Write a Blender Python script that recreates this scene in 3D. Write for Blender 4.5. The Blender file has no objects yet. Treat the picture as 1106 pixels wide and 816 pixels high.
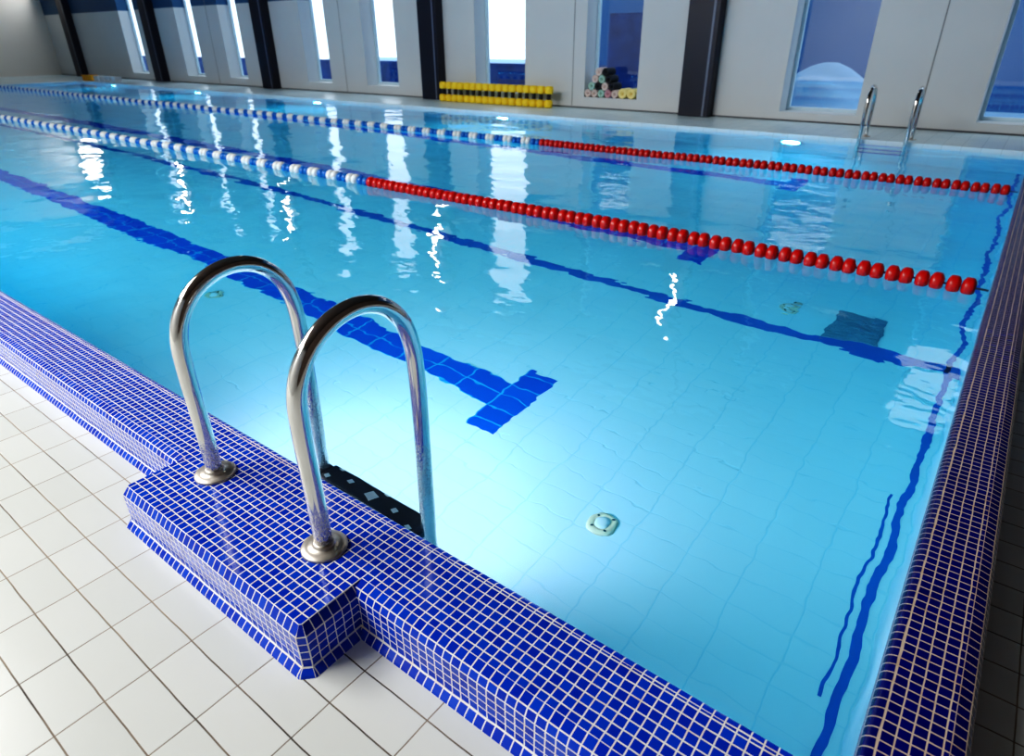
import bpy, bmesh, math, random
from mathutils import Vector, Matrix
random.seed(7)
scn = bpy.context.scene
C = scn.collection
PI = math.pi
WZ = -0.05            # water level (the top of the blue kerb is z = 0)

# ------------------------------------------------------------------ node helpers
class NT:
    def __init__(s, name):
        s.m = bpy.data.materials.new(name); s.m.use_nodes = True
        s.t = s.m.node_tree; s.t.nodes.clear()
        s.out = s.t.nodes.new('ShaderNodeOutputMaterial')
    def n(s, typ, ins=None, **kw):
        nd = s.t.nodes.new(typ)
        for k, v in kw.items(): setattr(nd, k, v)
        if ins:
            for k, v in ins.items():
                sk = nd.inputs[k]
                if isinstance(v, bpy.types.NodeSocket): s.t.links.new(v, sk)
                else: sk.default_value = v
        return nd
    def math(s, op, a, b=0.0, c=0.0):
        return s.n('ShaderNodeMath', {0: a, 1: b, 2: c}, operation=op).outputs[0]
    def mix(s, f, a, b, blend='MIX'):
        nd = s.n('ShaderNodeMix', {0: f, 6: a, 7: b}, data_type='RGBA', blend_type=blend)
        return nd.outputs[2]
    def ramp(s, f, stops):
        nd = s.n('ShaderNodeValToRGB', {0: f})
        e = nd.color_ramp.elements
        while len(e) < len(stops): e.new(0.5)
        for el, (p, c) in zip(e, stops): el.position = p; el.color = c
        return nd.outputs[0]
    def noise(s, vec, scale, detail=2.0, rough=0.5):
        return s.n('ShaderNodeTexNoise', {'Vector': vec, 'Scale': scale, 'Detail': detail, 'Roughness': rough}).outputs[0]
    def coord(s, which='Object'):
        return s.n('ShaderNodeTexCoord').outputs[which]
    def surf(s, sh): s.t.links.new(sh, s.out.inputs['Surface']); return s.m
    def pbr(s, **kw):
        ins = {k.replace('_', ' '): v for k, v in kw.items()}
        return s.n('ShaderNodeBsdfPrincipled', ins)

def rgb(r, g, b): # sRGB 0-255 to linear
    f = lambda c: (c/255/12.92) if c/255 <= 0.04045 else ((c/255+0.055)/1.055)**2.4
    return (f(r), f(g), f(b), 1.0)

def plain(name, col, rough=0.5, metal=0.0, var=0.12, scale=8.0, emit=None, est=0.0):
    k = NT(name); co = k.coord()
    nz = k.noise(co, scale, 3.0)
    dark = tuple(c*(1-var) for c in col[:3])+(1,)
    c = k.mix(nz, dark, col)
    b = k.pbr(Base_Color=c, Roughness=rough, Metallic=metal)
    if emit:
        b.inputs['Emission Color'].default_value = emit; b.inputs['Emission Strength'].default_value = est
    return k.surf(b.outputs[0])

def grid_mask(k, u, v, gu, gv):
    """1 on tile, 0 on joint; u, v in tile units"""
    fu = k.math('FRACT', u); fv = k.math('FRACT', v)
    du = k.math('MINIMUM', fu, k.math('SUBTRACT', 1.0, fu))
    dv = k.math('MINIMUM', fv, k.math('SUBTRACT', 1.0, fv))
    def ss(d, g):
        return k.n('ShaderNodeMapRange', {0: d, 1: g*0.75, 2: g*1.25, 3: 0.0, 4: 1.0}, interpolation_type='SMOOTHSTEP').outputs[0]
    return ss(du, gu), ss(dv, gv)

def mosaic(name, c1, c2, grout1, grout2, rough=0.13):
    k = NT(name); uv = k.coord('UV'); co = k.coord()
    nz = k.n('ShaderNodeTexNoise', {'Vector': co, 'Scale': 14.0, 'Detail': 2.0})
    w = k.n('ShaderNodeVectorMath', {0: nz.outputs['Color'], 1: (0.5, 0.5, 0.5)}, operation='SUBTRACT').outputs[0]
    w = k.n('ShaderNodeVectorMath', {0: w, 3: 0.16}, operation='SCALE').outputs[0]
    p = k.n('ShaderNodeVectorMath', {0: uv, 1: w}, operation='ADD').outputs[0]
    sx = k.n('ShaderNodeSeparateXYZ', {0: p})
    u, v = sx.outputs[0], sx.outputs[1]
    mu, mv = grid_mask(k, u, v, 0.06, 0.065)
    m = k.math('MULTIPLY', mu, mv)
    cell = k.n('ShaderNodeCombineXYZ', {0: k.math('FLOOR', u), 1: k.math('FLOOR', v)}).outputs[0]
    wn = k.n('ShaderNodeTexWhiteNoise', {'Vector': cell}, noise_dimensions='2D').outputs[0]
    big = k.noise(co, 5.0, 3.0)
    tcol = k.mix(k.math('MULTIPLY', k.math('ADD', wn, big), 0.5), c1, c2)
    gcol = k.mix(k.ramp(k.noise(co, 22.0, 4.0, 0.65), [(0.50, (0,0,0,1)), (0.74, (1,1,1,1))]), grout1, grout2)
    col = k.mix(m, gcol, tcol)
    r = k.n('ShaderNodeMapRange', {0: m, 3: 0.75, 4: rough}).outputs[0]
    h = k.math('ADD', m, k.math('MULTIPLY', wn, 0.25))
    bp = k.n('ShaderNodeBump', {'Strength': 0.5, 'Distance': 0.0012, 'Height': h}).outputs[0]
    return k.surf(k.pbr(Base_Color=col, Roughness=r, Normal=bp, Specular_IOR_Level=0.3).outputs[0])

def slab_tiles(name, tx, ty, ox, oy, gx, gy, tile1, tile2, gr_x, gr_y, rough=0.3, axes='XY', gvar=None, bump=0.001):
    k = NT(name); co = k.coord()
    nz = k.n('ShaderNodeTexNoise', {'Vector': co, 'Scale': 9.0, 'Detail': 2.0})
    w = k.n('ShaderNodeVectorMath', {0: nz.outputs['Color'], 1: (0.5, 0.5, 0.5)}, operation='SUBTRACT').outputs[0]
    w = k.n('ShaderNodeVectorMath', {0: w, 3: 0.004}, operation='SCALE').outputs[0]
    p = k.n('ShaderNodeVectorMath', {0: co, 1: w}, operation='ADD').outputs[0]
    sx = k.n('ShaderNodeSeparateXYZ', {0: p})
    A = sx.outputs['XYZ'.index(axes[0])]; B = sx.outputs['XYZ'.index(axes[1])]
    u = k.math('DIVIDE', k.math('SUBTRACT', A, ox), tx)
    v = k.math('DIVIDE', k.math('SUBTRACT', B, oy), ty)
    mu, mv = grid_mask(k, u, v, gx/tx/2, gy/ty/2)
    cell = k.n('ShaderNodeCombineXYZ', {0: k.math('FLOOR', u), 1: k.math('FLOOR', v)}).outputs[0]
    wn = k.n('ShaderNodeTexWhiteNoise', {'Vector': cell}, noise_dimensions='2D').outputs[0]
    c = k.mix(k.math('ADD', k.math('MULTIPLY', wn, 0.6), k.math('MULTIPLY', k.noise(co, 3.0, 4.0), 0.4)), tile1, tile2)
    gn = k.ramp(k.noise(co, 2.3, 3.0), [(0.42, (0,0,0,1)), (0.60, (1,1,1,1))])
    g1 = k.mix(gn, gr_x, gvar or gr_x)
    g2 = k.mix(gn, gr_y, gvar or gr_y)
    c = k.mix(mu, g1, c)
    c = k.mix(mv, g2, c)
    m = k.math('MULTIPLY', mu, mv)
    r = k.n('ShaderNodeMapRange', {0: m, 3: 0.8, 4: rough}).outputs[0]
    bp = k.n('ShaderNodeBump', {'Strength': 0.6, 'Distance': bump, 'Height': m}).outputs[0]
    return k.surf(k.pbr(Base_Color=c, Roughness=r, Normal=bp).outputs[0])

# ------------------------------------------------------------------ materials
M = {}
M['mosaic'] = mosaic('blue_mosaic', rgb(1, 32, 160), rgb(8, 76, 214), (0.86, 0.86, 0.84, 1), (0.74, 0.62, 0.50, 1))
M['mosaic_shaded'] = mosaic('shaded_mosaic', rgb(0, 4, 92), rgb(2, 8, 120), (0.62, 0.50, 0.40, 1), (0.50, 0.33, 0.20, 1), 0.25)  # end kerb's shade put into the tile colour; grout tan with dirt
M['deck'] = slab_tiles('white_deck_tiles', 0.203, 0.1015, -1.291, 0.263, 0.0032, 0.0036,
                       rgb(214, 218, 213), rgb(230, 233, 229), (0.20, 0.165, 0.13, 1), (0.075, 0.06, 0.05, 1), 0.28,
                       gvar=(0.34, 0.27, 0.20, 1))
M['far_deck'] = slab_tiles('grey_deck_tiles', 0.2, 0.2, 0, 9.5, 0.004, 0.004, rgb(206, 232, 242), rgb(222, 242, 250),
                           rgb(180, 200, 208), rgb(180, 200, 208), 0.3)
TL1, TL2 = (0.80, 0.93, 0.97, 1), (0.86, 0.96, 0.99, 1)
TG = (0.66, 0.86, 0.93, 1)
M['pool_floor'] = slab_tiles('pale_blue_pool_tiles', 0.245, 0.122, 0.07, 2.42, 0.006, 0.005, TL1, TL2, TG, (0.74, 0.90, 0.95, 1), 0.35)
M['pool_wall_x'] = slab_tiles('pool_wall_tiles', 0.245, 0.122, 0.07, -0.05, 0.007, 0.007, TL1, TL2, TG, TG, 0.3, axes='XZ')
M['pool_wall_y'] = slab_tiles('pool_end_tiles', 0.245, 0.122, 0.875, -0.05, 0.007, 0.007, TL1, TL2, TG, TG, 0.3, axes='YZ')
BL1, BL2 = (0.0, 0.085, 0.56, 1), (0.0, 0.12, 0.68, 1)
M['lane_blue'] = slab_tiles('dark_blue_lane_tiles', 0.245, 0.122, -1.80-0.20, 2.455, 0.012, 0.010, BL1, BL2,
                            (0.02, 0.40, 0.80, 1), (0.02, 0.40, 0.80, 1), 0.3)
M['edge_blue'] = plain('deep_blue_line', (0.0, 0.15, 0.56, 1), 0.4)  # shared by the end-wall line and the painted rope shadow

def water_mat():
    k = NT('pool_water'); co = k.coord()
    mp = k.n('ShaderNodeMapping', {'Vector': co, 'Scale': (0.8, 1.15, 1.0), 'Rotation': (0, 0, 0.5)}).outputs[0]
    n1 = k.noise(mp, 1.7, 1.0, 0.4)
    n2 = k.noise(mp, 5.5, 2.0, 0.45)
    h = k.math('ADD', k.math('MULTIPLY', n1, 1.0), k.math('MULTIPLY', n2, 0.28))
    bp = k.n('ShaderNodeBump', {'Strength': 1.0, 'Distance': 0.020, 'Height': h}).outputs[0]
    b = k.pbr(Base_Color=(1, 1, 1, 1), Roughness=0.0, IOR=1.333, Normal=bp)
    b.inputs['Transmission Weight'].default_value = 1.0
    va = k.n('ShaderNodeVolumeAbsorption', {'Color': (0.0, 0.83, 0.965, 1), 'Density': 0.50})
    k.t.links.new(va.outputs[0], k.out.inputs['Volume'])
    return k.surf(b.outputs[0])
M['water'] = water_mat()

def steel_mat(wet=False):
    k = NT('polished_steel_rail' if wet else 'stainless_steel'); co = k.coord()
    col = k.mix(k.noise(co, 9.0, 4.0), (0.60, 0.585, 0.56, 1), (0.80, 0.79, 0.77, 1))
    fine = k.noise(co, 60.0, 3.0)
    r = k.n('ShaderNodeMapRange', {0: fine, 3: 0.06, 4: 0.16}).outputs[0]
    ins = dict(Base_Color=col, Roughness=r, Metallic=1.0)
    if wet:
        z = k.n('ShaderNodeSeparateXYZ', {0: co}).outputs[2]
        near = k.n('ShaderNodeMapRange', {0: z, 1: 0.10, 2: 0.14, 3: 1.0, 4: 0.0}).outputs[0]
        vo = k.n('ShaderNodeTexVoronoi', {'Vector': co, 'Scale': 230.0}).outputs['Distance']
        drop = k.n('ShaderNodeMapRange', {0: vo, 1: 0.0, 2: 0.5, 3: 1.0, 4: 0.0}).outputs[0]
        bp = k.n('ShaderNodeBump', {'Strength': 1.0, 'Distance': 0.002, 'Height': k.math('MULTIPLY', drop, near)}).outputs[0]
        ins['Normal'] = bp
    return k.surf(k.pbr(**ins).outputs[0])
M['rail'] = steel_mat(True)
M['steel'] = steel_mat(False)
M['flange'] = plain('worn_steel_flange', (0.78, 0.72, 0.64, 1), 0.42, 1.0, 0.45, 34.0)
M['tread'] = plain('black_rubber', rgb(12, 20, 38), 0.5)
M['pad'] = plain('worn_steel_pad', (0.75, 0.80, 0.82, 1), 0.35, 0.3, 0.3, 60.0)
M['blue_tread'] = plain('blue_tread_plastic', rgb(10, 50, 190), 0.4)
M['red'] = plain('red_float_plastic', rgb(206, 16, 10), 0.32, 0, 0.25, 30.0)
M['white_float'] = plain('white_float_plastic', rgb(232, 235, 232), 0.35)
M['blue_float'] = plain('blue_float_plastic', rgb(2, 98, 186), 0.35)
M['cable'] = plain('steel_cable', (0.35, 0.36, 0.38, 1), 0.4, 0.8)
M['wall'] = plain('light_grey_wall', rgb(186, 189, 190), 0.6, 0, 0.05, 1.5)
def two_tone():
    k = NT('grey_wall_blue_top'); co = k.coord()
    z = k.n('ShaderNodeSeparateXYZ', {0: co}).outputs[2]
    m = k.n('ShaderNodeMapRange', {0: z, 1: 2.0, 2: 2.01}).outputs[0]
    g = k.mix(k.noise(co, 1.5, 3.0), rgb(194, 199, 202), rgb(204, 208, 210))
    return k.surf(k.pbr(Base_Color=k.mix(m, g, rgb(34, 84, 122)), Roughness=0.6).outputs[0])
M['wall_far'] = two_tone()
M['wall_white'] = plain('white_plaster', rgb(226, 226, 222), 0.7, 0, 0.05, 1.5)
M['seam'] = plain('panel_seam', rgb(140, 142, 142), 0.7)
M['base'] = plain('dark_skirting', rgb(84, 88, 94), 0.6)
M['pillar'] = plain('navy_pillar', rgb(17, 22, 44), 0.45, 0, 0.2, 2.0)
M['pillar_trim'] = plain('grey_pillar_strip', rgb(108, 116, 134), 0.4)
M['frame'] = plain('pale_window_frame', rgb(196, 220, 234), 0.4)
M['ceiling'] = plain('brown_ceiling', rgb(76, 62, 54), 0.8, 0, 0.25, 0.7)
M['yellow'] = plain('yellow_foam', rgb(255, 216, 48), 0.6, 0, 0.15, 25.0)
M['black'] = plain('black_foam_grip', rgb(24, 24, 28), 0.6)
M['crate_yellow'] = plain('yellow_plastic', rgb(226, 164, 30), 0.5)
M['box_white'] = plain('pale_grey_plastic', rgb(214, 222, 226), 0.5)
M['ring'] = plain('yellowed_plastic', (1.0, 0.80, 0.52, 1), 0.5, 0, 0.2, 40.0)
M['cap'] = plain('white_plastic_cap', (1.0, 0.97, 0.93, 1), 0.5)
M['screw'] = plain('dark_screw', rgb(30, 60, 62), 0.5)
M['grate'] = plain('grey_blue_grate', rgb(112, 150, 170), 0.5)
M['lamp'] = plain('lamp_glow', (1, 1, 1, 1), 0.5, emit=(1.0, 0.97, 0.92, 1), est=26.0)
M['flood'] = plain('flood_glow', (1, 1, 1, 1), 0.5, emit=(1.0, 0.98, 0.95, 1), est=7.0)
M['uw_lamp'] = plain('underwater_lamp_glow', (1, 1, 1, 1), 0.5, emit=(0.85, 0.97, 1.0, 1), est=20.0)
M['lamp_body'] = plain('lamp_housing', rgb(60, 62, 70), 0.5)
M['snow'] = plain('blue_white_snow', rgb(128, 172, 216), 0.8, 0, 0.35, 1.2)
M['bluefence'] = plain('mottled_blue_hedge', rgb(10, 78, 158), 0.8, 0, 0.85, 3.5)
M['added_bluehouse'] = plain('added_blue_grey_house', rgb(40, 96, 150), 0.8, 0, 0.3, 0.6)
for nm, c in dict(n_beige=(214, 196, 190), n_green=(160, 196, 184), n_pink=(196, 150, 160), n_dark=(30, 36, 44), n_yellow=(244, 226, 150)).items():
    M[nm] = plain('foam_'+nm[2:], rgb(*c), 0.7)
def glass_mat():
    k = NT('window_glass')
    t = k.n('ShaderNodeBsdfTransparent', {0: (0.93, 0.97, 1.0, 1)}); g = k.n('ShaderNodeBsdfGlossy', {0: (1, 1, 1, 1), 'Roughness': 0.02})
    return k.surf(k.n('ShaderNodeMixShader', {0: 0.06, 1: t.outputs[0], 2: g.outputs[0]}).outputs[0])
M['glass'] = glass_mat()

# ------------------------------------------------------------------ mesh helpers
def add_box(bm, x0, x1, y0, y1, z0, z1, mi=0):
    v = [bm.verts.new(c) for c in [(x0,y0,z0),(x1,y0,z0),(x1,y1,z0),(x0,y1,z0),(x0,y0,z1),(x1,y0,z1),(x1,y1,z1),(x0,y1,z1)]]
    for f in [(3,2,1,0),(4,5,6,7),(0,1,5,4),(1,2,6,5),(2,3,7,6),(3,0,4,7)]:
        bm.faces.new([v[i] for i in f]).material_index = mi
    return v
def add_lathe(bm, prof, seg=24, mat=None, mi=0, closed=False):
    """prof: list of (radius, height) along Z, then transformed by mat"""
    mat = mat or Matrix()
    rings = []
    for r, h in prof:
        if r < 1e-6: rings.append([bm.verts.new(mat @ Vector((0, 0, h)))])
        else: rings.append([bm.verts.new(mat @ Vector((r*math.cos(2*PI*i/seg), r*math.sin(2*PI*i/seg), h))) for i in range(seg)])
    pr = list(zip(rings, rings[1:]))
    if closed: pr.append((rings[-1], rings[0]))
    for a, b in pr:
        for i in range(seg):
            j = (i+1) % seg
            if len(a) == 1 and len(b) == 1: continue
            if len(a) == 1: f = [a[0], b[j], b[i]][::-1] if False else [a[0], b[i], b[j]]
            elif len(b) == 1: f = [a[i], a[j], b[0]]
            else: f = [a[i], a[j], b[j], b[i]]
            fc = bm.faces.new(f); fc.smooth = True; fc.material_index = mi
def add_tube(bm, pts, r, seg=20, caps=True, mi=0):
    pts = [Vector(p) for p in pts]
    rings = []; nrm = None
    for i, p in enumerate(pts):
        t = (pts[min(i+1, len(pts)-1)] - pts[max(i-1, 0)]).normalized()
        if nrm is None: nrm = t.orthogonal().normalized()
        else: nrm = (nrm - t*nrm.dot(t)).normalized()
        b = t.cross(nrm)
        rr = r[i] if isinstance(r, (list, tuple)) else r
        rings.append([bm.verts.new(p + nrm*rr*math.cos(2*PI*k/seg) + b*rr*math.sin(2*PI*k/seg)) for k in range(seg)])
    for a, b in zip(rings, rings[1:]):
        for i in range(seg):
            j = (i+1) % seg
            f = bm.faces.new([a[i], a[j], b[j], b[i]]); f.smooth = True; f.material_index = mi
    if caps:
        bm.faces.new(rings[0][::-1]).material_index = mi; bm.faces.new(rings[-1]).material_index = mi
def catmull(pts, n=8):
    P = [Vector(p) for p in pts]; P = [2*P[0]-P[1]] + P + [2*P[-1]-P[-2]]
    out = []
    for i in range(1, len(P)-2):
        for k in range(n):
            t = k/n; a, b, c, d = P[i-1:i+3]
            out.append(0.5*((2*b) + (c-a)*t + (2*a-5*b+4*c-d)*t*t + (3*b-a-3*c+d)*t**3))
    out.append(P[-2]); return out
def obj(name, bm, mats, parent=None, bevel=0.0, recalc=True):
    if recalc: bmesh.ops.recalc_face_normals(bm, faces=bm.faces[:])
    me = bpy.data.meshes.new(name); bm.to_mesh(me); bm.free()
    for m in (mats if isinstance(mats, (list, tuple)) else [mats]): me.materials.append(m)
    o = bpy.data.objects.new(name, me); C.objects.link(o)
    if parent: o.parent = parent
    if bevel:
        b = o.modifiers.new('bevel', 'BEVEL'); b.width = bevel; b.segments = 2; b.limit_method = 'ANGLE'
    return o
def tag(o, label, cat, group=None, kind=None):
    o['label'] = label; o['category'] = cat
    if group: o['group'] = group
    if kind: o['kind'] = kind
    return o
def thing(name, label, cat, loc=(0, 0, 0), rotz=0, group=None):
    o = bpy.data.objects.new(name, None); C.objects.link(o); o.empty_display_size = 0.1
    o.location = loc; o.rotation_euler = (0, 0, rotz)
    return tag(o, label, cat, group)
def struct(name, bm, mats, parent=None, bevel=0.0, **k):
    o = obj(name, bm, mats, parent, bevel, **k)
    if parent is None: o['kind'] = 'structure'
    return o
def boxobj(name, dims, mats, parent=None, bevel=0.0, st=False):
    bm = bmesh.new(); add_box(bm, *dims)
    return (struct if st else obj)(name, bm, mats, parent, bevel)
def copy_tree(o, parent=None):
    c = o.copy(); C.objects.link(c)
    if parent: c.parent = parent
    for ch in list(o.children): copy_tree(ch, c)
    return c

# ------------------------------------------------------------------ camera
f, yaw, pitch, roll = 684.85, -0.65628, 0.48914, -0.006515
fw = Vector((math.sin(yaw)*math.cos(pitch), math.cos(yaw)*math.cos(pitch), -math.sin(pitch)))
rt = Vector((math.cos(yaw), -math.sin(yaw), 0)); up = rt.cross(fw)
cr, sr = math.cos(roll), math.sin(roll)
r2 = cr*rt + sr*up; u2 = -sr*rt + cr*up
cam = bpy.data.cameras.new('camera'); co = bpy.data.objects.new('camera', cam); C.objects.link(co)
mw = Matrix((r2, u2, -fw)).transposed().to_4x4(); mw.translation = (0, 0, 1.17); co.matrix_world = mw
cam.sensor_fit = 'HORIZONTAL'; cam.sensor_width = 36.0; cam.lens = f*36.0/1106
cam.shift_x = -2.5/1106; cam.shift_y = -3.0/1106
cam.clip_start = 0.02; cam.clip_end = 200
cam.dof.use_dof = True; cam.dof.focus_distance = 1.9; cam.dof.aperture_fstop = 3.8
scn.camera = co

# ------------------------------------------------------------------ the pool shell
XL, XR, YN, YF, FZ = -25.0, 0.075, 0.868, 9.5, -1.25
boxobj('pool_floor', (XL-0.3, XR+0.3, YN-0.3, YF+0.3, FZ-0.2, FZ), M['pool_floor'], st=True)
boxobj('pool_wall_near', (XL-0.3, XR+0.2, YN-0.2, YN, FZ, -0.03), M['pool_wall_x'], st=True)
boxobj('pool_wall_far', (XL-0.3, XR+0.2, YF, YF+0.2, FZ, -0.05), M['pool_wall_x'], st=True)
boxobj('pool_wall_right', (XR, XR+0.13, YN, YF, FZ, -0.03), M['pool_wall_y'], st=True)
boxobj('pool_wall_left', (XL-0.2, XL, YN, YF, FZ, -0.05), M['pool_wall_y'], st=True)
# dark blue cove line along the foot of the end wall, and two thin lines just above it
bm = bmesh.new(); add_box(bm, 0.004, 0.036, YN, YF, FZ-0.01, FZ+0.002); add_box(bm, -0.036, -0.024, 1.75, 2.9, FZ-0.01, FZ+0.002)
struct('trim_1', bm, M['edge_blue'])
# lane markings set in the floor: long stripes ending in a cross bar
def marking(n, y, xe, w=0.245, bar=0.61, bw=0.20):
    bm = bmesh.new()
    add_box(bm, XL+2.0, xe-bw, y-w/2, y+w/2, FZ-0.01, FZ+0.003)
    add_box(bm, xe-bw, xe, y-bar/2, y+bar/2, FZ-0.01, FZ+0.003)
    struct('trim_%d' % n, bm, M['lane_blue'])
marking(2, 2.455, -1.80)
marking(3, 5.10, -1.80)
marking(4, 7.62, -1.83)
bm = bmesh.new(); add_box(bm, XL, XR, 4.02, 4.13, FZ-0.01, FZ+0.002)  # the near lane rope's shadow, built as a dark blue strip
struct('trim_5', bm, M['edge_blue'])  # painted rope shadow, not a real trim

# water: one closed body
bm = bmesh.new(); add_box(bm, XL-0.05, XR+0.03, YN-0.01, YF+0.05, FZ-0.05, WZ)
wt = obj('water', bm, M['water']); tag(wt, 'clear turquoise pool water with gentle ripples', 'water', kind='stuff')

# ------------------------------------------------------------------ blue mosaic kerb with the ladder step
PT = 0.025; X0, Y0 = -0.998, 0.4946
def kerb():
    bm = bmesh.new(); uvl = bm.loops.layers.uv.new('UVMap')
    ch = 0.016
    ys, yb, xs0, xs1, xo = 0.478, 0.640, -1.858, -0.980, 0.24
    V = [(-25.4, yb), (xs0, yb), (xs0, ys+ch), (xs0+ch, ys), (xs1-ch, ys), (xs1, ys+ch), (xs1, yb), (xo, yb), (xo, 9.75)]
    # per edge: (inset of the rounded nosing, rows of tile on it, is chamfer)
    E = [(0.036, 2, 0), (0.018, 1, 0), (0.018, 1, 1), (0.018, 1, 0), (0.018, 1, 1), (0.018, 1, 0), (0.036, 2, 0), (0.036, 2, 0)]
    V = [Vector(v) for v in V]
    dirs = [(V[i+1]-V[i]).normalized() for i in range(len(E))]
    nrm = [Vector((-d.y, d.x)) for d in dirs]       # pointing to the pool side
    NA = 2; DROP = 0.025
    lev = [(-0.022, None, -0.145, 0.0), (-0.016, None, -0.134, 0.35), (-0.003, None, -0.122, 0.95), (0.0, None, -0.118, 1.08), (0.0, None, -DROP, 5.0)]
    for k in range(1, NA+1):
        a = k/NA*PI/2; lev.append((None, (1-math.cos(a), math.sin(a)), -DROP+DROP*math.sin(a), (k/NA, math.sin(a))))
    def dd(L, e): return L[0] if L[0] is not None else L[1][0 if E[e][1] == 2 else 1]*E[e][0]
    def vv(L, e): return L[3] if L[0] is not None else 5.0 + L[3][0 if E[e][1] == 2 else 1]*E[e][1]
    def pt(i, L):
        if i == 0: p = V[0] + nrm[0]*dd(L, 0)
        elif i == len(V)-1: p = V[-1] + nrm[-1]*dd(L, len(E)-1)
        else:
            a, b = i-1, i
            p1 = V[i] + nrm[a]*dd(L, a); p2 = V[i] + nrm[b]*dd(L, b)
            d1, d2 = dirs[a], dirs[b]; den = d1.x*d2.y-d1.y*d2.x
            t = ((p2-p1).x*d2.y-(p2-p1).y*d2.x)/den
            p = p1 + d1*t
        return Vector((p.x, p.y, L[2]))
    G = [[pt(i, L) for L in lev] for i in range(len(V))]
    vert = [[bm.verts.new(p) for p in row] for row in G]
    for e in range(len(E)):
        d = dirs[e]
        for k in range(len(lev)-1):
            q = [vert[e][k], vert[e+1][k], vert[e+1][k+1], vert[e][k+1]]
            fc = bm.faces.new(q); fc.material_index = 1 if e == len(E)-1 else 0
            for lp, (vx, ii, kk) in zip(fc.loops, [(q[0], 0, k), (q[1], 1, k), (q[2], 1, k+1), (q[3], 0, k+1)]):
                if E[e][2]: u = float(ii)
                elif abs(d.x) > 0.5: u = (vx.co.x-X0)/PT
                else: u = (vx.co.y-Y0)/PT
                lp[uvl].uv = (u + 0.0, vv(lev[kk], e))
    # inner (water side) line
    ye, xe = 0.878, 0.068
    I = [Vector((-25.4, ye)), Vector((xe, ye)), Vector((xe, 9.75))]
    ins = 0.026; dr = 0.022
    il = [(0, -0.085, -2.5), (0, -dr, 0.0)] + [(ins*(1-math.cos(a/5*PI/2)), -dr+dr*math.sin(a/5*PI/2), a/5) for a in range(1, 6)]
    iv = []
    for i, p in enumerate(I):
        row = []
        for (dn, z, v) in il:
            x, y = p.x, p.y
            if i < 2: y -= dn
            if i > 0: x += dn
            row.append(bm.verts.new((x, y, z)))
        iv.append(row)
    for e in range(2):
        for k in range(len(il)-1):
            q = [iv[e+1][k], iv[e][k], iv[e][k+1], iv[e+1][k+1]]
            fc = bm.faces.new(q); fc.material_index = e; fc.smooth = k >= 1
            for lp, vx, kk in zip(fc.loops, q, (k, k, k+1, k+1)):
                u = (vx.co.x-X0)/PT if e == 0 else (vx.co.y-Y0)/PT
                lp[uvl].uv = (u, il[kk][2])
    # tops
    n = len(V)
    near = [vert[0][-1], vert[n-2][-1], iv[1][-1], iv[0][-1]]
    step = [vert[i][-1] for i in range(1, n-2)]
    end = [vert[n-2][-1], vert[n-1][-1], iv[2][-1], iv[1][-1]]
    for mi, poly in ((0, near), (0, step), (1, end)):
        fc = bm.faces.new(poly); fc.material_index = mi
        for lp in fc.loops:
            lp[uvl].uv = ((lp.vert.co.x-X0)/PT if mi == 0 else (lp.vert.co.x-(xe+ins))/PT, (lp.vert.co.y-Y0)/PT)
    return struct('trim_6', bm, [M['mosaic'], M['mosaic_shaded']])
kb = kerb(); kb['label'] = 'blue mosaic kerb around the pool with a raised step for the ladder'

# ------------------------------------------------------------------ decks and hall shell
bm = bmesh.new()
add_box(bm, -30.5, 4.0, -4.5, 0.70, -0.34, -0.14)
struct('floor', bm, M['deck'])
bm = bmesh.new(); add_box(bm, 0.205, 4.0, 0.70, 11.0, -0.34, -0.14)
struct('floor_end', bm, M['deck'])
bm = bmesh.new(); add_box(bm, -30.5, 0.20, YF-0.006, 11.0, -0.12, 0.0); add_box(bm, -30.5, XL-0.0, 0.70, YF-0.006, -0.12, 0.0)
struct('floor_far', bm, M['far_deck'], bevel=0.01)

YW = 10.95; YWB = 11.38; HT = 5.4
wins = [(-24.5, -23.4, 0.2, 4.35), (-20.95, -19.95, 0.2, 4.35), (-18.6, -17.7, 0.2, 4.35), (-15.0, -14.05, 0.2, 4.35),
        (-12.75, -11.68, 0.2, 4.35), (-9.38, -8.12, 0.2, 4.35), (-6.76, -5.68, 0.19, 4.35), (-3.20, -2.10, 0.13, 4.35), (-0.62, 0.25, 0.13, 4.35)]
bm = bmesh.new()
xx = [-30.5] + [w for a in wins for w in a[:2]] + [4.0]
for i in range(0, len(xx), 2): add_box(bm, xx[i], xx[i+1], YW, YWB, 0.0 if xx[i] < 1 else -0.14, HT)
for a, b, s, h in wins:
    add_box(bm, a, b, YW, YWB, 0.0, s); add_box(bm, a, b, YW, YWB, h, HT)
struct('wall_far', bm, M['wall_far'])
for i, (a, b, s, h) in enumerate(wins):
    bm = bmesh.new(); w = 0.05; y0, y1 = YWB-0.09, YWB-0.03
    add_box(bm, a, a+w, y0, y1, s, h); add_box(bm, b-w, b, y0, y1, s, h)
    add_box(bm, a+w, b-w, y0, y1, s, s+w); add_box(bm, a+w, b-w, y0, y1, h-w, h)
    add_box(bm, a+w, b-w, y0, y1, 2.6, 2.66)
    fr = struct('window_%d' % (i+1), bm, M['frame'])
    boxobj('pane', (a+w, b-w, YWB-0.065, YWB-0.058, s+w, h-w), M['glass'], fr)
bm = bmesh.new()
for x in (-7.02, -1.3, -13.5, -19.2): add_box(bm, x-0.008, x+0.008, YW-0.004, YW, 0.03, HT)
struct('trim_7', bm, M['seam'])
boxobj('baseboard_far', (-30.5, 4.0, YW-0.012, YW, 0.0, 0.022), M['base'], st=True)
pil = [-28.3, -22.35, -16.45, -10.46, -4.50]
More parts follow.
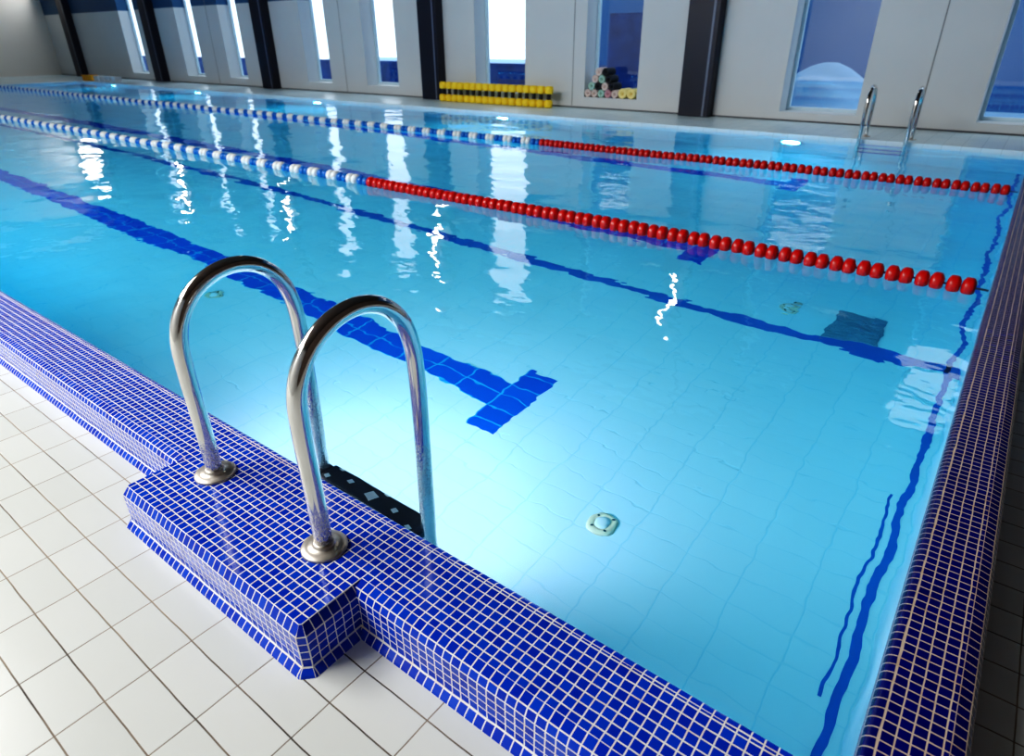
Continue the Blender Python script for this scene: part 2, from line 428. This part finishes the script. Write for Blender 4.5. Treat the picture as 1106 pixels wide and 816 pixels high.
for i, x in enumerate(pil):
    bm = bmesh.new()
    add_box(bm, x-0.28, x+0.24, YW-0.22, YW, 0.0, HT)
    o = struct('pillar', bm, M['pillar'], bevel=0.01)
    boxobj('edge_strip', (x+0.13, x+0.165, YW-0.226, YW-0.218, 0.01, HT), M['pillar_trim'], o)
boxobj('wall_near', (-30.5, 4.2, -4.8, -4.5, -0.2, HT), M['wall_white'], st=True)
boxobj('wall_right', (4.0, 4.2, -4.5, 11.4, -0.2, HT), M['ceiling'], st=True)
boxobj('wall_left', (-30.7, -30.5, -4.5, 11.4, -0.2, HT), M['wall_white'], st=True)
boxobj('ceiling', (-30.7, 4.2, -4.8, 11.4, HT, HT+0.2), M['ceiling'], st=True)

# ------------------------------------------------------------------ pool ladders
RX = 0.263
side = [(.688, 0.0), (.688, .12), (.686, .25), (.685, .36), (.690, .445), (.713, .512), (.759, .566), (.825, .600), (.898, .607),
        (.968, .583), (1.024, .526), (1.053, .445), (1.061, .345), (1.061, .15), (1.057, -.1), (1.055, -.5), (1.055, -1.05)]
def make_ladder(name, label, tread_mat, loc, rotz, group, treads=(-0.30, -0.58, -0.86)):
    t = thing(name, label, 'ladder', loc, rotz, group)
    for s in (-1, 1):
        bm = bmesh.new(); add_tube(bm, catmull([(s*RX, y-0.688, z) for y, z in side], 7), 0.0235, 24)
        rail = obj('handrail', bm, M['rail'], t)
        bm = bmesh.new()
        add_lathe(bm, [(0.0, 0.0), (0.060, 0.0), (0.0605, 0.005), (0.058, 0.008), (0.045, 0.0105), (0.031, 0.012), (0.029, 0.016), (0.027, 0.022), (0.024, 0.024), (0.0, 0.024)], 36,
                  Matrix.Translation((s*RX, 0, 0)))
        obj('flange', bm, M['flange'], rail)
    for z in treads:
        bm = bmesh.new(); y = 0.36
        add_box(bm, -RX+0.03, RX-0.03, y-0.042, y+0.042, z-0.03, z)
        tr = obj('tread', bm, tread_mat, t, 0.006)
        for s in (-1, 1):
            bm = bmesh.new(); xa = s*(RX-0.034); add_box(bm, min(xa, xa+s*0.03), max(xa, xa+s*0.03), y-0.036, y+0.03, z-0.04, z+0.006)
            obj('end_bracket', bm, M['tread'], tr, 0.006)
        bm = bmesh.new()
        add_box(bm, -RX+0.05, RX-0.05, y-0.050, y-0.044, z-0.022, z-0.008)
        obj('edge_bar', bm, M['steel'], tr)
        for (px, py, a, b) in [(-0.115, 0.008, 0.016, 0.011), (0.0, 0.0, 0.03, 0.026), (0.115, -0.002, 0.017, 0.013), (-0.205, -0.022, 0.014, 0.012), (0.205, -0.028, 0.016, 0.010), (-0.19, 0.034, 0.016, 0.006), (0.04, 0.036, 0.014, 0.005)]:
            bm = bmesh.new()
            v = [bm.verts.new((px+a*math.cos(k*PI/2+0.4), y+py+b*math.sin(k*PI/2+0.4), zz)) for zz in (z+0.0005, z+0.002) for k in range(4)]
            bm.faces.new(v[4:]); 
            for k in range(4): bm.faces.new([v[k], v[(k+1) % 4], v[4+(k+1) % 4], v[4+k]])
            obj('grip_pad', bm, M['pad'], tr)
    return t
make_ladder('pool_ladder', 'stainless steel pool ladder with two arched handrails on the blue tiled step', M['tread'], (-1.421, 0.688, 0.0), 0, None)
make_ladder('pool_ladder', 'steel pool ladder on the far side at the right, beyond both lane ropes', M['blue_tread'], (-1.44, 9.78, 0.0), PI, None, (-0.10, -0.38, -0.66))

# ------------------------------------------------------------------ lane ropes
def float_bm(r=0.054, w=0.066, bm=None, mat=None, seg=18):
    bm = bm or bmesh.new()
    p = [(0.012, -w/2), (0.026, -w/2), (0.038, -w*0.42), (r*0.94, -w*0.30), (r, -w*0.14), (r, w*0.14), (r*0.94, w*0.30), (0.038, w*0.42), (0.026, w/2), (0.012, w/2)]
    m = (mat or Matrix()) @ Matrix.Rotation(PI/2, 4, 'Y')
    add_lathe(bm, p, seg, m, closed=True)
    return bm
def proto_mesh(name, mat):
    bm = float_bm(); bmesh.ops.recalc_face_normals(bm, faces=bm.faces[:])
    me = bpy.data.meshes.new(name); bm.to_mesh(me); bm.free(); me.materials.append(mat); return me
FM = [proto_mesh('red_float', M['red']), proto_mesh('white_float', M['white_float']), proto_mesh('blue_float', M['blue_float'])]
def lane_rope(y, zc, xsplit, label):
    t = thing('lane_rope', label, 'lane rope', (0.0, y, zc))
    bm = bmesh.new(); add_tube(bm, [(XL, 0, 0), (XL/2, 0, -0.004), (0.06, 0, 0)], 0.006, 8)
    obj('cable', bm, M['cable'], t)
    xs = []
    x = -0.03; pair = 0
    while x > xsplit:
        xs.append((x, 0)); x -= 0.069 if pair == 0 else 0.079; pair = 1-pair
    k = 0
    while x > XL+0.1:
        xs.append((x, 1 + (0 if (k//2) % 2 else 1))); x -= 0.0752; k += 1
    rest = bmesh.new()
    lab = ['red float', 'white float', 'blue float']
    for i, (x, c) in enumerate(xs):
        jz = 0.004*math.sin(x*2.1) + random.uniform(-.002, .002); jy = 0.02*math.sin(x*0.42)
        if i < 100:
            o = bpy.data.objects.new('float', FM[c]); C.objects.link(o); o.parent = t; o.location = (x, jy, jz)
            if c == 2: o.scale = (1.0, 0.86, 0.86)
            o['label'] = lab[c]
        else:
            n0 = len(rest.faces)
            float_bm(0.0465 if c == 2 else 0.054, bm=rest, mat=Matrix.Translation((x, jy, jz)), seg=12)
            rest.faces.ensure_lookup_table()
            for fc in rest.faces[n0:]: fc.material_index = c
    o = obj('float', rest, [M['red'], M['white_float'], M['blue_float']], t); o['kind'] = 'stuff'; o['label'] = 'white and blue floats along the far half'
lane_rope(4.035, -0.025, -4.83, 'nearer of the two floating lane ropes, red floats then white and blue')
lane_rope(7.02, -0.025, -4.98, 'farther of the two lane ropes, closer to the grey wall')

# ------------------------------------------------------------------ fittings in the pool
def inlet(loc, label):
    t = thing('floor_inlet', label, 'pool inlet', loc, random.uniform(0, 1.5), 'round inlets in the pool floor')
    bm = bmesh.new(); add_lathe(bm, [(0.032, 0.012), (0.052, 0.012), (0.062, 0.008), (0.066, 0.0), (0.032, 0.0)], 32, closed=True); obj('ring', bm, M['ring'], t)
    bm = bmesh.new(); add_lathe(bm, [(0.0, 0.022), (0.018, 0.021), (0.031, 0.017), (0.035, 0.010), (0.035, 0.0)], 28); obj('cap', bm, M['cap'], t)
    for k in range(4):
        a = k*PI/2 + 0.5; bm = bmesh.new()
        add_lathe(bm, [(0.0, 0.016), (0.006, 0.015), (0.007, 0.011)], 10, Matrix.Translation((0.046*math.cos(a), 0.046*math.sin(a), 0))); obj('screw', bm, M['screw'], t)
inlet((-1.045, 1.99, FZ), 'round yellowed floor inlet in clear view right of the nearest lane marking')
inlet((-4.35, 2.11, FZ), 'round floor inlet seen through the left ladder arch')
inlet((-0.975, 4.38, FZ), 'round floor inlet under the red floats, left of the square grate')
t = thing('drain_grate', 'square grey-blue drain grate on the pool floor near the end wall', 'drain', (-0.535, 4.31, FZ))
bm = bmesh.new(); add_box(bm, -0.155, 0.155, -0.185, 0.185, 0.0, 0.006); obj('base_plate', bm, M['grate'], t)
bm = bmesh.new()
for k in range(11): add_box(bm, -0.145, 0.145, -0.175+k*0.034, -0.175+k*0.034+0.016, 0.006, 0.016)
obj('slats', bm, M['grate'], t)
ul = {-2.53: 'beside the far ladder', -7.5: 'below the yellow dumbbells', -12.74: 'below the second window left of the dumbbells', -17.8: 'second from the far left corner', -22.7: 'closest to the far left corner'}
for x, w in ul.items():
    t = thing('underwater_lamp', 'round underwater lamp in the far pool wall ' + w, 'pool lamp', (x, YF, -0.42), 0, 'underwater lamps in the far wall')
    R = Matrix.Rotation(PI/2, 4, 'X')
    bm = bmesh.new(); add_lathe(bm, [(0.10, 0.0), (0.135, 0.0), (0.135, 0.018), (0.122, 0.026), (0.10, 0.022)], 28, R, closed=True); obj('rim', bm, M['steel'], t)
    bm = bmesh.new(); add_lathe(bm, [(0.10, 0.008), (0.08, 0.018), (0.04, 0.024), (0.0, 0.026)], 28, R); obj('lens', bm, M['uw_lamp'], t)

# ------------------------------------------------------------------ things along the far wall
ORD = ['first', 'second', 'third', 'fourth', 'fifth', 'sixth', 'seventh', 'eighth', 'ninth', 'tenth', 'eleventh', 'twelfth', 'thirteenth', 'fourteenth', 'fifteenth', 'sixteenth', 'seventeenth']
db = thing('aqua_dumbbell', '', 'dumbbell', (0, 0, 0), 0, 'yellow dumbbells lined up along the far wall')
wp = [(0.0, 0.0), (0.062, 0.0), (0.076, 0.014), (0.080, 0.05), (0.080, 0.09), (0.072, 0.125), (0.045, 0.135), (0.0, 0.135)]
for z in (0.0, 0.235):
    bm = bmesh.new(); add_lathe(bm, wp, 18, Matrix.Translation((0, 0, z))); obj('weight', bm, M['yellow'], db)
bm = bmesh.new(); add_lathe(bm, [(0.035, 0.132), (0.038, 0.15), (0.034, 0.185), (0.038, 0.22), (0.035, 0.237)], 14); obj('handle', bm, M['black'], db)
for i in range(17):
    o = db if i == 0 else copy_tree(db)
    o.location = (-9.98 + i*0.1665, 10.58 + random.uniform(-.012, .012), 0.003)
    o.rotation_euler = (-0.10, random.uniform(-.03, .03), random.uniform(0, 3))
    o.rotation_euler = (-0.08, random.uniform(-.008, .008), 0)
    o['label'] = 'yellow foam dumbbell on the far deck, %s from the dark pillar' % ORD[i]

# foam rollers piled in a window recess
def roller(r, mat, x, z, label):
    bm = bmesh.new(); L = 0.27
    add_lathe(bm, [(r*0.36, 0), (r*0.92, 0), (r, 0.008), (r, L-0.008), (r*0.92, L), (r*0.36, L)], 20, Matrix.Rotation(-PI/2, 4, 'X'), closed=True)
    o = obj('foam_roller', bm, M[mat]); o.location = (x, YW+0.008, z)
    tag(o, label, 'foam roller', 'foam rollers piled in the window recess')
S = 0.19
x = -6.69; low = ['n_beige', 'n_beige', 'n_green', 'n_pink', 'n_beige']
row = []
for i, m in enumerate(low):
    r = 0.068; roller(r, m, x, S+r+0.001, '%s foam roller, %s from the left in the bottom row of the pile' % ({'n_beige': 'beige', 'n_green': 'pale green', 'n_pink': 'pink'}[m], ORD[i])); row.append(x); x += 2*r+0.004
x += 0.017
roller(0.084, 'n_yellow', x, S+0.085, 'thick pale yellow foam roller next to the pink and beige ones in the recess'); x += 0.172
roller(0.084, 'n_yellow', x, S+0.085, 'thick pale yellow foam roller at the right end of the recess')
for j, (i, m, nm) in enumerate([(0, 'n_green', 'pale green'), (1, 'n_dark', 'black'), (2, 'n_beige', 'beige'), (3, 'n_dark', 'black')]):
    roller(0.068, m, (row[i]+row[i+1])/2, S+0.069+0.119, '%s foam roller, %s from the left in the second layer of the pile' % (nm, ORD[j]))
for j, (m, nm) in enumerate([('n_beige', 'beige'), ('n_green', 'pale green'), ('n_dark', 'black')]):
    roller(0.068, m, row[j+1]-0.03*0, S+0.069+0.238, '%s foam roller, %s from the left in the third layer of the pile' % (nm, ORD[j]))
for j, (m, nm) in enumerate([('n_beige', 'beige'), ('n_dark', 'black')]):
    roller(0.068, m, (row[j+1]+row[j+2])/2, S+0.069+0.357, '%s foam roller on top of the pile, %s side' % (nm, ('left', 'right')[j]))

# yellow crate and a row of pale boxes in the far left corner
t = thing('storage_crate', 'yellow plastic crate on the far left corner of the deck', 'crate', (-25.05, 9.78, 0.0), 0.1)
bm = bmesh.new(); w, d, h, th = 0.55, 0.22, 0.16, 0.02
add_box(bm, -w/2, w/2, -d/2, d/2, 0, th); add_box(bm, -w/2, -w/2+th, -d/2, d/2, th, h); add_box(bm, w/2-th, w/2, -d/2, d/2, th, h)
add_box(bm, -w/2+th, w/2-th, -d/2, -d/2+th, th, h); add_box(bm, -w/2+th, w/2-th, d/2-th, d/2, th, h)
obj('body', bm, M['crate_yellow'], t, 0.006)
bm = bmesh.new(); add_box(bm, -w/2-.012, w/2+.012, -d/2-.012, -d/2+.01, h-0.02, h+0.012); add_box(bm, -w/2-.012, w/2+.012, d/2-.01, d/2+.012, h-0.02, h+0.012)
obj('rim', bm, M['crate_yellow'], t, 0.004)
for i in range(4):
    t = thing('storage_box', 'pale grey lidded box, %s to the right of the yellow crate' % ORD[i], 'box', (-24.42+i*0.40, 9.80, 0.0), 0.05, 'pale boxes in the far left corner')
    bm = bmesh.new(); add_box(bm, -.14, .14, -.11, .11, 0, 0.13); obj('body', bm, M['box_white'], t, 0.012)
    bm = bmesh.new(); add_box(bm, -.15, .15, -.12, .12, 0.13, 0.155); obj('lid', bm, M['box_white'], t, 0.008)

# tube lamps on the pillars
pl = ['the second pillar from the left', 'the pillar left of the narrow windows', 'the pillar beside the yellow dumbbells', 'the wide dark pillar at the right']
for x, w in zip(pil[1:], pl):
    t = thing('wall_lamp', 'tall white tube lamp mounted high on ' + w, 'wall lamp', (x-0.02, YW-0.22, 3.2), 0, 'tube lamps on the pillars')
    bm = bmesh.new(); add_box(bm, -0.05, 0.05, -0.04, 0.0, -0.62, 0.62); obj('housing', bm, M['lamp_body'], t, 0.006)
    bm = bmesh.new(); add_lathe(bm, [(0.0, -0.58), (0.03, -0.57), (0.036, -0.54), (0.036, 0.54), (0.03, 0.57), (0.0, 0.58)], 16, Matrix.Translation((0, -0.075, 0))); obj('tube', bm, M['lamp'], t)

t = thing('flood_lamp', 'wide white panel lamp mounted high in the far left corner of the hall', 'wall lamp', (-29.40, 10.75, 3.1))
bm = bmesh.new(); add_box(bm, -0.79, 0.79, -0.06, 0.2, -0.62, 0.62); obj('housing', bm, M['lamp_body'], t, 0.01)
bm = bmesh.new(); add_box(bm, -0.76, 0.76, -0.075, -0.058, -0.58, 0.58); obj('panel', bm, M['flood'], t, 0.004)

# ------------------------------------------------------------------ outdoors behind the windows
boxobj('ground_outside', (-45, 20, YWB+0.1, 40, -0.6, -0.2), M['snow'], st=True)
bm = bmesh.new(); add_box(bm, -40, -7.6, 13.2, 13.6, -0.2, 0.62); add_box(bm, -7.6, -5.0, 13.2, 13.6, -0.2, 1.6)
o = obj('hedge', bm, M['bluefence']); tag(o, 'blue hedge outside the far windows', 'hedge')
bm = bmesh.new()
bmesh.ops.create_uvsphere(bm, u_segments=40, v_segments=24, radius=1.0)
for v in bm.verts:
    n_ = 0.12*math.sin(v.co.x*4+1)+0.1*math.sin(v.co.y*6+v.co.x*3)
    v.co = Vector((v.co.x*1.35, v.co.y*0.7, max(-0.02, v.co.z)*(0.80+n_*0.9)))
for fc in bm.faces: fc.smooth = True
o = obj('snow_bank', bm, M['snow']); o.location = (-3.2, 12.75, -0.2); tag(o, 'pale blue snow bank outside the window right of the wide dark pillar', 'snow bank')
t = thing('house', 'blue grey house added outside to block the sky behind the right-hand windows', 'house', (-6.6, 16.5, -0.2))  # added; tall enough to keep sky out of the water's reflections
bm = bmesh.new(); add_box(bm, -4.5, 5.0, 0, 4, 0, 7.4); obj('wall', bm, M['added_bluehouse'], t)  # wall of the added house, blocks the sky
bm = bmesh.new(); add_box(bm, 5.0, 12.0, 0.2, 4, 0, 5.7); obj('sky_block_wing', bm, M['added_bluehouse'], t)  # added wing, its height trims the sky mirrored in the water
bm = bmesh.new(); v = [bm.verts.new(c) for c in [(-4.8, -0.3, 7.4), (5.3, -0.3, 7.4), (5.3, 4.3, 7.4), (-4.8, 4.3, 7.4), (-4.8, 2, 8.8), (5.3, 2, 8.8)]]
for q in [(0, 1, 5, 4), (2, 3, 4, 5), (0, 4, 3), (1, 2, 5), (3, 2, 1, 0)]: bm.faces.new([v[i] for i in q])
obj('roof', bm, M['snow'], t)  # roof of the added house

# ------------------------------------------------------------------ light
W = bpy.data.worlds.new('sky'); scn.world = W; W.use_nodes = True
nt = W.node_tree; nt.nodes.clear()
o_ = nt.nodes.new('ShaderNodeOutputWorld'); b_ = nt.nodes.new('ShaderNodeBackground')
b_.inputs[0].default_value = (0.80, 0.91, 1.0, 1); b_.inputs[1].default_value = 2.6
nt.links.new(b_.outputs[0], o_.inputs[0])
def area(name, loc, tgt, sx, sy, power, col=(1, 1, 1), shape='RECTANGLE'):
    l = bpy.data.lights.new(name, 'AREA'); l.shape = shape; l.size = sx; l.size_y = sy; l.energy = power; l.color = col
    o = bpy.data.objects.new(name, l); C.objects.link(o); o.location = loc
    d = Vector(tgt)-Vector(loc); o.rotation_euler = d.to_track_quat('-Z', 'Y').to_euler(); return o
area('fill_light_near', (-6.0, -2.2, 5.2), (-3.0, 0.8, 0), 6.0, 2.0, 1080, (1.0, 0.985, 0.96))  # added fill, no real fitting; kept behind the camera so water never mirrors it
area('fill_light_left', (-14, -2.4, 5.2), (-14, 1.5, 0), 9.0, 2.0, 520, (1.0, 0.985, 0.96))  # added fill for the left of the hall, no real fitting
# underwater lamps: near wall by the ladder (out of sight under the kerb) and far wall
area('underwater_lamp_and_fill_near', (-1.95, YN+0.05, -0.45), (-1.95, 4.0, -1.15), 0.24, 0.24, 88, (1.0, 0.475, 0.52), 'DISK')
for x in (-7.2, -12.5, -17.6, -22.7):  # added cyan strips along the near wall, even fill for the water
    area('underwater_lamp_and_fill_near', (x, YN+0.05, -0.45), (x, 4.0, -0.95), 4.6, 0.3, 36, (0.04, 0.62, 1.0))
for x in ul:
    area('underwater_light_far', (x, YF-0.06, -0.42), (x, 5.5, -1.0), 0.24, 0.24, 34, (0.06, 0.60, 1.0), 'DISK')

scn.view_settings.view_transform = 'Standard'
scn.view_settings.look = 'None'
scn.view_settings.exposure = 0.0
vs = scn.view_settings                     # the photograph's contrasty development: a soft toe in the tone curve
vs.use_curve_mapping = True
cc = vs.curve_mapping.curves[3]
for x_, y_ in ((0.035, 0.017), (0.12, 0.10), (0.35, 0.37)): cc.points.new(x_, y_)
vs.curve_mapping.update()
cy = scn.cycles
cy.max_bounces = 10; cy.transmission_bounces = 8; cy.glossy_bounces = 5; cy.diffuse_bounces = 4; cy.volume_bounces = 0
cy.sample_clamp_indirect = 6.0; cy.use_denoising = True
